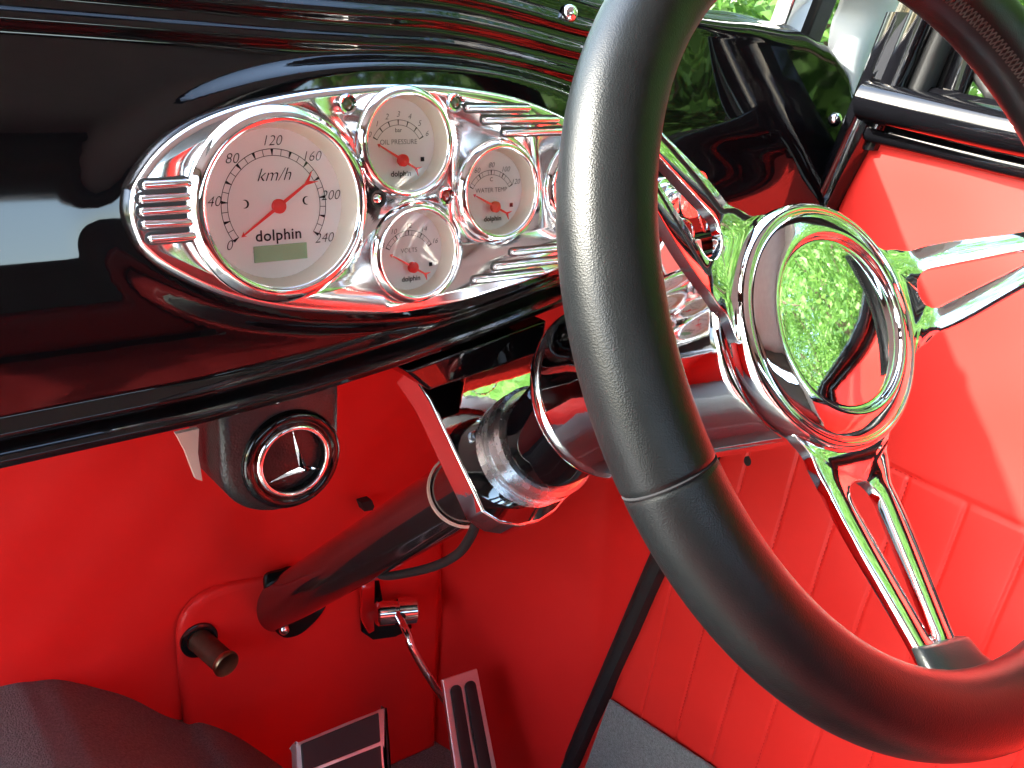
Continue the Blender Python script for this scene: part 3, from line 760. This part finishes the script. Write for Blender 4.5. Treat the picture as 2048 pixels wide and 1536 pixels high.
for u0, u1 in ((.0, .46), (.52, 1.)):
    q = [sh[0].lerp(sh[3], u0), sh[1].lerp(sh[2], u0), sh[1].lerp(sh[2], u1), sh[0].lerp(sh[3], u1)]
    M().prism([p + nb * .0015 for p in q], nb * .003).build('rubber_pad', RUBBER, brk, bevel=.0012)
M().box(onY(748, 1440, .722), .03, .03, .05).v
bk_ = [p - nb * .014 + (p - sum(bp0, Vector()) / 4) * .05 for p in rr_]
M().prism([p + EX * .008 for p in bk_], -nb * .008).build('backing', RUBBER, brk)

# little black clip on the firewall
cpp = [onY(x, y, FY - .01) for x, y in ((712, 998), (733, 992), (738, 1004), (735, 1012), (718, 1014))]
tag(M().prism(cpp, (0, -.012, 0)).build('wire_clip', RUBBER), 'tiny black wire clip on the red firewall above the column tube', 'clip')

# ================================================================== DOOR
DX = .662
door = thing('driver_door', 'red upholstered car door with stitched channels and gloss black window sill', 'car door', (DX, .1, -.88))
sillz = lambda y: interpl(y, [(-.6, -.085), (.319, -.0735), (.431, -.064), (.6, -.055)])
seamz = lambda y: -.306 + (y - .30) * .02
p1, p2 = onX(1596, 912, DX), onX(1538, 1113, DX); q1, q2 = onX(2007, 1002, DX), onX(1914, 1274, DX)
sl1 = (p2.y - p1.y) / (p2.z - p1.z)
def chan(y, z): return (y - sl1 * (z + .30) - p1.y + sl1 * (p1.z + .30))
SP = .0478
def groove_or_rib_shade(y, z):
    g = 0
    if z < seamz(y):
        c = chan(y, z) / SP; f_ = abs(c - round(c)) * SP
        g = .0016 * math.exp(-(f_ / .0013) ** 2) + .0007 * (1 - f_ / (SP / 2)) ** 2 * .6
        g *= sstep(0, .004, seamz(y) - z)
    g += .0018 * math.exp(-((z - seamz(y)) / .0014) ** 2)
    return g
def door_fn(u, v):
    z = lerp(-.88, sillz(.3) - .002, v); yf = line_y(eR, z); y = lerp(-.62, yf, u)
    z = lerp(-.88, sillz(y) - .002, v)
    g = groove_or_rib_shade(y, z) - .5 * soft(y * .8, z * .8, .0016)
    e = .006 * math.exp(-(yf - y) / .004)
    return (DX + g + e, y, z)
def dist(u): return 1 - (1 - u) ** 1.6
dp = M().grid(lambda u, v: door_fn(dist(u), v), 620, 330).build('trim_panel', REDGLOSS, door, angle=80)
# stitches
stm = M()
def stitch_run(p, q, stepw=.0042):
    L_ = (q - p).length; k = int(L_ / stepw); d_ = (q - p) / L_
    for i in range(k):
        a = p + d_ * (i * stepw + .0006); b = p + d_ * (i * stepw + stepw * .62)
        stm.tube([a, (a + b) / 2 - EX * .0004, b], .00042, 5)
def DP(y, z, o=.0): return Vector((DX + .0018 + o, y, z))
for k in range(-4, 12):
    y_at = lambda z: k * SP * -1 + p1.y - sl1 * (p1.z + .30) + sl1 * (z + .30)
    if -.5 < y_at(-.3) < .50: stitch_run(DP(y_at(seamz(.3) - .004), seamz(.3) - .004), DP(y_at(-.66), -.66))
stitch_run(DP(.5, seamz(.5)), DP(-.3, seamz(-.3)))
stm.build('stitching', STITCH, dp)
cp_ = [onX(x, y, DX - .004) for x, y in ((1222, 1398), (1432, 1536), (1640, 1680), (1300, 1760), (1100, 1760), (1172, 1536))]
M().prism(cp_, (-.003, 0, 0), .001).build('carpet_patch', CARPET, door)
M().lathe(onX(1497, 922, DX + .001), (-1, 0, 0), [(.0045, 0), (.0045, .0012), (.003, .0016), (.0001, .0012)], 16).build('plug', RUBBER, door)
# black sill: rolled moulding
def extr(profile, ys, fn):
    rows = [[fn(y, a, b) for a, b in profile] for y in ys]
    return rows
sp_ = []                                             # profile (x inward from DX, z above sill) closed
for k in range(19):
    a = math.pi * (1.5 - k / 18 * 1.25); sp_.append((-.016 + .015 * math.cos(a), .024 + .014 * math.sin(a)))
sp_ = [(.010, -.004), (.0, -.006), (-.009, -.004), (-.012, .001), (-.010, .006), (-.014, .0095)] + sp_ + [(.0, .040), (.012, .036), (.028, .036), (.028, -.004)]
yy0 = [line_y(eR, -.06) + .002 - k * .02 for k in range(52)]
rows = [[Vector((DX + a, y, sillz(y) + b)) for a, b in sp_] for y in yy0]
M().loops(rows, True, True).build('window_sill', BLACK, door, angle=60)
# window surround post, parallel to the door's front edge
def post(pxa, pxb, xoff, w, d, name, mt, par, rnd=.006):
    a, b = onX(*pxa, DX + xoff), onX(*pxb, DX + xoff); t = (b - a).normalized(); a = a - t * .01; b = b + t * .42
    q = t.cross(EX).normalized(); rows = []
    sec = []
    for k in range(24):
        g_ = 2 * math.pi * k / 24; ca, sa = math.cos(g_), math.sin(g_); e = (abs(ca) ** 3 + abs(sa) ** 3) ** (-1 / 3); sec.append((w / 2 * ca * e, d / 2 * sa * e))
    rows = [[p + q * x + EX * y for x, y in sec] for p in (a, a.lerp(b, .33), a.lerp(b, .66), b)]
    return M().loops(rows, True, True).build(name, mt, par, angle=50)
post((1775, 225), (1862, 20), -.004, .020, .030, 'frame_post', BLACK, door)
post((1826, 222), (1905, 20), .004, .018, .026, 'frame_post', RUBBER, door)
post((1880, 215), (1945, 20), .012, .032, .014, 'frame_post', BLACK, door)
pw0 = onX(1925, 170, DX + .015)
M().tube([Vector((DX + .018, pw0.y + .01, sillz(.35) + .10)), Vector((DX + .018, pw0.y - .004, sillz(.35) + .060)), Vector((DX + .018, pw0.y - .02, sillz(.35) + .044)), Vector((DX + .018, -.6, sillz(.35) + .035))], .007, 12).build('window_channel', RUBBER, door)
# outer skin of the door
M().box((DX + .085, -.06, -.50), .01, 1.1, .86).build('outer_skin', BLACK, door, bevel=.004)

# door seal / jamb
def seal_fn(z0, z1, n_):
    rows = []
    for k in range(n_ + 1):
        z = lerp(z0, z1, k / n_); yl, yr = line_y(eL, z) + .001, line_y(eR, z) - .001
        w = 0
        rows.append([Vector((.690, yl + w, z)), Vector((.656, yl + w, z)), Vector((.6525, lerp(yl, yr, .15) + w, z)), Vector((.6515, lerp(yl, yr, .4) + w, z)), Vector((.654, lerp(yl, yr, .5), z)), Vector((.6545, lerp(yl, yr, .85), z)), Vector((.660, yr, z)), Vector((.676, yr, z))])
    return rows
tag(M().loops(seal_fn(-.96, -.16, 40), True, True).build('door_seal', RUBBER, angle=50), 'black rubber door seal running down between the red panels', 'door seal')
pil = thing('door_pillar', 'gloss black door pillar with a chrome edged gap beside the dash end', 'pillar', (.66, .44, -.2))
M().loops([[p + Vector((-.004, .0, 0)) for p in r] for r in seal_fn(-.17, .02, 16)], True, True).build('post', BLACK, pil, angle=50)
tp_, bp_ = onX(1812, 0, .657), onX(1715, 215, .657); tdir = (tp_ - bp_).normalized()
rows = []
for s in (-.03, .0, .12, .30, .50):
    c_ = bp_ + tdir * s; rows.append([c_ + Vector((x, y, 0)) for x, y in ((.02, .006), (-.002, .003), (-.004, -.008), (.0, -.028), (.02, -.03))])
M().loops(rows, True, True).build('upper_post', BLACK, pil, angle=30)
# silver grey windscreen pillar cover
gp = thing('pillar_cover', 'silver grey vinyl pillar cover rising from behind the dash corner', 'pillar cover', (.65, .5, -.05))
gl = [onY(x, y, .495) for x, y in ((1735, 200), (1690, 190), (1655, 130), (1650, 90), (1681, 0), (1742, -180), (1880, -180), (1806, 0))]
def gshift(p): return p
gtop = [onY(x, y, .49) for x, y in ((1660, 60), (1681, 0), (1755, -210))]
gbot = [onY(x, y, .49) for x, y in ((1725, 190), (1806, 0), (1890, -210))]
def g_fn(u, v):
    a = onY(lerp(1640, 1700, 0) , 0, .49)
    L = catmull([onY(1648, 215, .50), onY(1660, 62, .50), onY(1681, 0, .495), onY(1760, -230, .44), onY(1850, -480, .38)], 6)
    Rr_ = catmull([onY(1700, 235, .49), onY(1727, 170, .49), onY(1806, 0, .485), onY(1905, -230, .43), onY(2010, -480, .37)], 6)
    i = v * (len(L) - 1); k = min(int(i), len(L) - 2); t = i - k
    p, q = L[k].lerp(L[k + 1], t), Rr_[k].lerp(Rr_[k + 1], t)
    r = p.lerp(q, u); r = r + Vector((-.25, -1, 0)).normalized() * (.016 * math.sin(math.pi * u))
    return r
M().grid(g_fn, 24, 30).build('cover', GREYV, gp, solid=.003)

# ================================================================== WINDSCREEN
ws = thing('windscreen', 'car windscreen with polished frame beyond the dashboard top', 'windscreen', (0, .57, .0))
def wsY(z): return .530 - .33 * (z - .0)
g4 = [(-.655, .006), (.655, .006), (.63, .40), (-.63, .40)]
M().add([(x, wsY(z), z) for x, z in g4], [(0, 1, 2, 3)]).build('glass', WGLASS, ws, smooth=False)
for s in (-1, 1):
    M().loops([[Vector((s * x0 + dx, wsY(z) + dy, z)) for dx, dy in ((-.012, -.008), (.012, -.008), (.012, .008), (-.012, .008))] for x0, z in ((.664, -.02), (.657, .14), (.640, .41))], True, True).build('side_frame', POLISHED, ws, bevel=.002)
    M().loops([[Vector((s * x0 + dx, wsY(z) + dy, z)) for dx, dy in ((-.010, -.012), (.010, -.012), (.010, .012), (-.010, .012))] for x0, z in ((.690, -.05), (.683, .14), (.665, .41))], True, True).build('side_seal', RUBBER, ws, bevel=.002)
M().loops([[Vector((x, wsY(z) + dy, z + dz)) for dy, dz in ((-.010, -.008), (.010, -.008), (.010, .010), (-.010, .006))] for x, z in [(lerp(-.66, .66, k / 24), -.004 + .016 * (1 - abs(lerp(-1, 1, k / 24)) ** 2)) for k in range(25)]], True, True).build('lower_frame', BLACK, ws, bevel=.002)
M().loops([[Vector((x, wsY(.41) + dy, .41 + dz)) for dy, dz in ((-.012, -.010), (.012, -.010), (.012, .014), (-.012, .014))] for x in (-.6, .6)], True, True).build('upper_frame', BLACK, ws, bevel=.002)

# ================================================================== REST OF THE CABIN (off the frame, seen in reflections)
roof = thing('car_roof', 'car roof with grey headliner, closed above the cabin', 'roof', (0, -.3, .42))
def roof_fn(u, v): x = lerp(-.72, .72, u); y = lerp(.385, -1.02, v); return (x, y, .43 + .045 * math.cos(x * 2.0) * math.cos((y + .3) * 1.6) - .0)
M().grid(roof_fn, 30, 30).build('headliner', HEAD, roof)
M().grid(lambda u, v: Vector(roof_fn(u, v)) + EZ * .03, 30, 30).build('skin', BLACK, roof)
rw = thing('rear_wall', 'rear cabin wall with small rounded back window', 'wall', (0, -1.0, -.2))
def rect_hole(cx, cz, w, h, W0, H0, y, mt, nm_, par, vertical=EY, N=48, ex=5):
    o, i = [], []
    for k in range(N):
        a = 2 * math.pi * (k + .5) / N; ca, sa = math.cos(a), math.sin(a)
        q = (abs(ca) ** ex + abs(sa) ** ex) ** (-1 / ex); i.append((cx + w / 2 * ca * q, cz + h / 2 * sa * q))
        q = 1 / max(abs(ca), abs(sa)); o.append((cx * 0 + W0[0] + (W0[1] - W0[0]) / 2 * (1 + ca * q), H0[0] + (H0[1] - H0[0]) / 2 * (1 + sa * q)))
    return o, i
o_, i_ = rect_hole(0, .165, 1.34, .145, (-.72, .72), (-.92, .48), 0, 0, 0, 0)
M().loops([[Vector((x, -1.0, z)) for x, z in o_], [Vector((x, -1.0, z)) for x, z in i_]]).build('panel', TRIMG, rw, solid=.02)
M().loops([[Vector((x, -.985, z)) for x, z in i_], [Vector((x * 1.0, -1.03, z)) for x, z in i_]]).build('window_frame', BLACK, rw)
def side_wall(s, name, label):
    t = thing(name, label, 'side wall', (s * .70, -.3, -.88))
    # window opening between y -.50 and .33
    sz = -.05
    for y0, y1, z0, z1, nm_ in ((-1.02, -.62 if s > 0 else -.02, -.92, .47, 'quarter_panel'), (-.62, .46, .33, .47, 'roof_rail')):  # unseen left panel is stretched forward to cut daylight on the wheel rim
        M().box((s * .70, (y0 + y1) / 2, (z0 + z1) / 2), .03, y1 - y0, z1 - z0).build(nm_, HEAD, t, bevel=.01)
    return t
rs = side_wall(1, 'right_side_wall', 'grey lined right side of the cabin around the door window')
lsw = side_wall(-1, 'left_side_wall', 'grey lined unseen left side of the cabin, doorway left open for daylight')  # passenger door left out so that daylight fills the cabin
M().box((-.68, .70, -.49), .03, .36, .84).build('kick_panel', RED, lsw, bevel=.004)
seat = thing('bench_seat', 'red upholstered bench seat facing the dashboard', 'seat', (0, -.5, -.88))
def cush(x0, x1, c, a, b, h): pass
for nm_, y0, y1, z0, z1 in (('cushion', -.75, -.10, -.80, -.52), ('backrest', -.93, -.72, -.52, -.24)):
    m_ = M()
    def fn(u, v):
        A = 2 * math.pi * v; ca, sa = math.cos(A), math.sin(A); e = (abs(ca) ** 4 + abs(sa) ** 4) ** (-1 / 4); x = lerp(-.64, .64, u)
        g_ = 1 + .02 * abs(math.sin(x * 30)); return (x, (y0 + y1) / 2 + (y1 - y0) / 2 * ca * e * g_, (z0 + z1) / 2 + (z1 - z0) / 2 * sa * e * g_)
    m_.grid(fn, 160, 40, False, True).build(nm_, SEATR, seat, angle=60)
# body shell in front, so that no light leaks under the dash
hood = thing('car_bonnet', 'gloss black car bonnet ahead of the windscreen', 'bonnet', (0, 1.2, -.9))
def hood_fn(u, v):
    x = lerp(-.72, .72, u); y = lerp(.545, 1.9, v); return (x * (1 - .25 * v), y, .012 - .02 * v - .16 * abs(x / .72) ** 3)
M().grid(hood_fn, 30, 30).build('skin', BLACK, hood)
M().box((.715, 1.05, -.5), .02, 1.0, .78).build('wing', BLACK, hood, bevel=.004)
M().box((-.715, 1.05, -.5), .02, 1.0, .78).build('wing', BLACK, hood, bevel=.004)
M().box((.69, .70, -.12), .05, .45, .10).build('cowl_side', BLACK, hood, bevel=.004)
M().box((-.69, .70, -.12), .05, .45, .10).build('cowl_side', BLACK, hood, bevel=.004)

# ================================================================== OUTSIDE
gnd = M().add([(-200, -200, -1.25), (200, -200, -1.25), (200, 200, -1.25), (-200, 200, -1.25)], [(0, 1, 2, 3)])
tag(gnd.build('ground', GRASS, smooth=False), 'green lawn round the car', None, kind='structure')
rd = M().add([(-6.5, -30, -1.246), (2.6, -30, -1.246), (2.6, 30, -1.246), (-6.5, 30, -1.246)], [(0, 1, 2, 3)])
tag(rd.build('driveway', ASPH, smooth=False), 'pale concrete driveway under the car', None, kind='structure')
def tree_meshes(seed, nl):
    rnd = random.Random(seed); cr_ = M(); tr_ = M()
    tr_.tube([(0, 0, 0), (.05, .03, 1.2), (-.03, .06, 2.6), (.08, 0, 4.0)], lambda t: lerp(.19, .07, t), 10)
    for k in range(7):
        a = rnd.uniform(0, 6.28); z0 = rnd.uniform(1.3, 3.2); tr_.tube([(0, .03, z0), (.7 * math.cos(a), .7 * math.sin(a), z0 + .7), (1.5 * math.cos(a), 1.5 * math.sin(a), z0 + 1.1)], lambda t: lerp(.06, .02, t), 6)
    blobs = [(Vector((rnd.gauss(0, .95), rnd.gauss(0, .95), rnd.uniform(.7, 5.2))), rnd.uniform(.45, .95)) for _ in range(40)]
    for k in range(nl):
        c_, r_ = rnd.choice(blobs); d_ = Vector((rnd.gauss(0, 1), rnd.gauss(0, 1), rnd.gauss(0, 1))).normalized() * r_ * rnd.uniform(.35, 1.05) ** .5
        p = c_ + d_; a = Vector((rnd.gauss(0, 1), rnd.gauss(0, 1), rnd.gauss(0, .6))).normalized(); b = a.cross(Vector((rnd.gauss(0, 1), rnd.gauss(0, 1), rnd.gauss(0, 1)))).normalized()
        l, w_ = rnd.uniform(.018, .055), rnd.uniform(.009, .024)
        cr_.add([p - a * l, p + b * w_, p + a * l, p - b * w_], [(0, 1, 2, 3)])
    return tr_, cr_
spots = [(6.8, -2.6, 1.5), (5.2, -5.9, 1.25), (10.5, -3.2, 1.8), (7.5, 2.4, 1.6), (4.6, 1.2, 1.0), (4.2, -2.2, 1.05), (6.2, -4.6, 1.3), (5.8, 4.4, 1.2), (7.8, -.6, 1.45), (3.0, 7.5, 1.2), (-2.0, 9.5, 1.3), (5.0, -8.2, 1.35), (-9.5, 8.5, 1.0), (-14., -4.5, .9), (12.5, -9.5, 1.5), (8.5, 8.0, 1.4), (9.5, -6, 1.5)]
nearest = {0: 'leafy tree just outside the driver window', }
words = ['tree second row behind the driver door', 'tree close behind the right rear corner of the car', 'tree third row right of the car', 'tree second row beside the right front wing', 'leafy tree closest to the driver door', 'leafy tree behind the driver door, close to the car', 'broad tree to the right rear of the car', 'broad tree to the right front of the car', 'tall tree standing second row right of the car', 'tree ahead of the right wing', 'tree ahead of the bonnet to the left', 'tree far to the right rear', 'small tree at the left front', 'smallest tree, left of the car', 'tree behind the right rear row, far off', 'tall tree at the far right front corner', 'tallest tree at the far right']
protos = []
for sd in (3, 11):
    a, b = tree_meshes(sd, 34000); protos.append((a, b))
pm_ = []
for i, (x, y, s) in enumerate(spots):
    t = thing('leafy_tree', words[i], 'tree', (x, y, -1.25), 'trees round the car')
    t.scale = (s, s, s); t.rotation_euler = (0, 0, i * 1.7)
    if i < 2:
        tm, cm = protos[i]
        a = tm.build('trunk', BARK); b = cm.build('crown', LEAF, smooth=False)
        pm_.append((a, b, a.location - O, b.location - O))
        for ob in (a, b): ob.parent = t; ob.location = ob.location - O
    else:
        A_, B_, la, lb = pm_[i % 2]
        for ob, lo_ in ((A_, la), (B_, lb)):
            c_ = ob.copy(); COL.objects.link(c_); c_.parent = t; c_.location = lo_
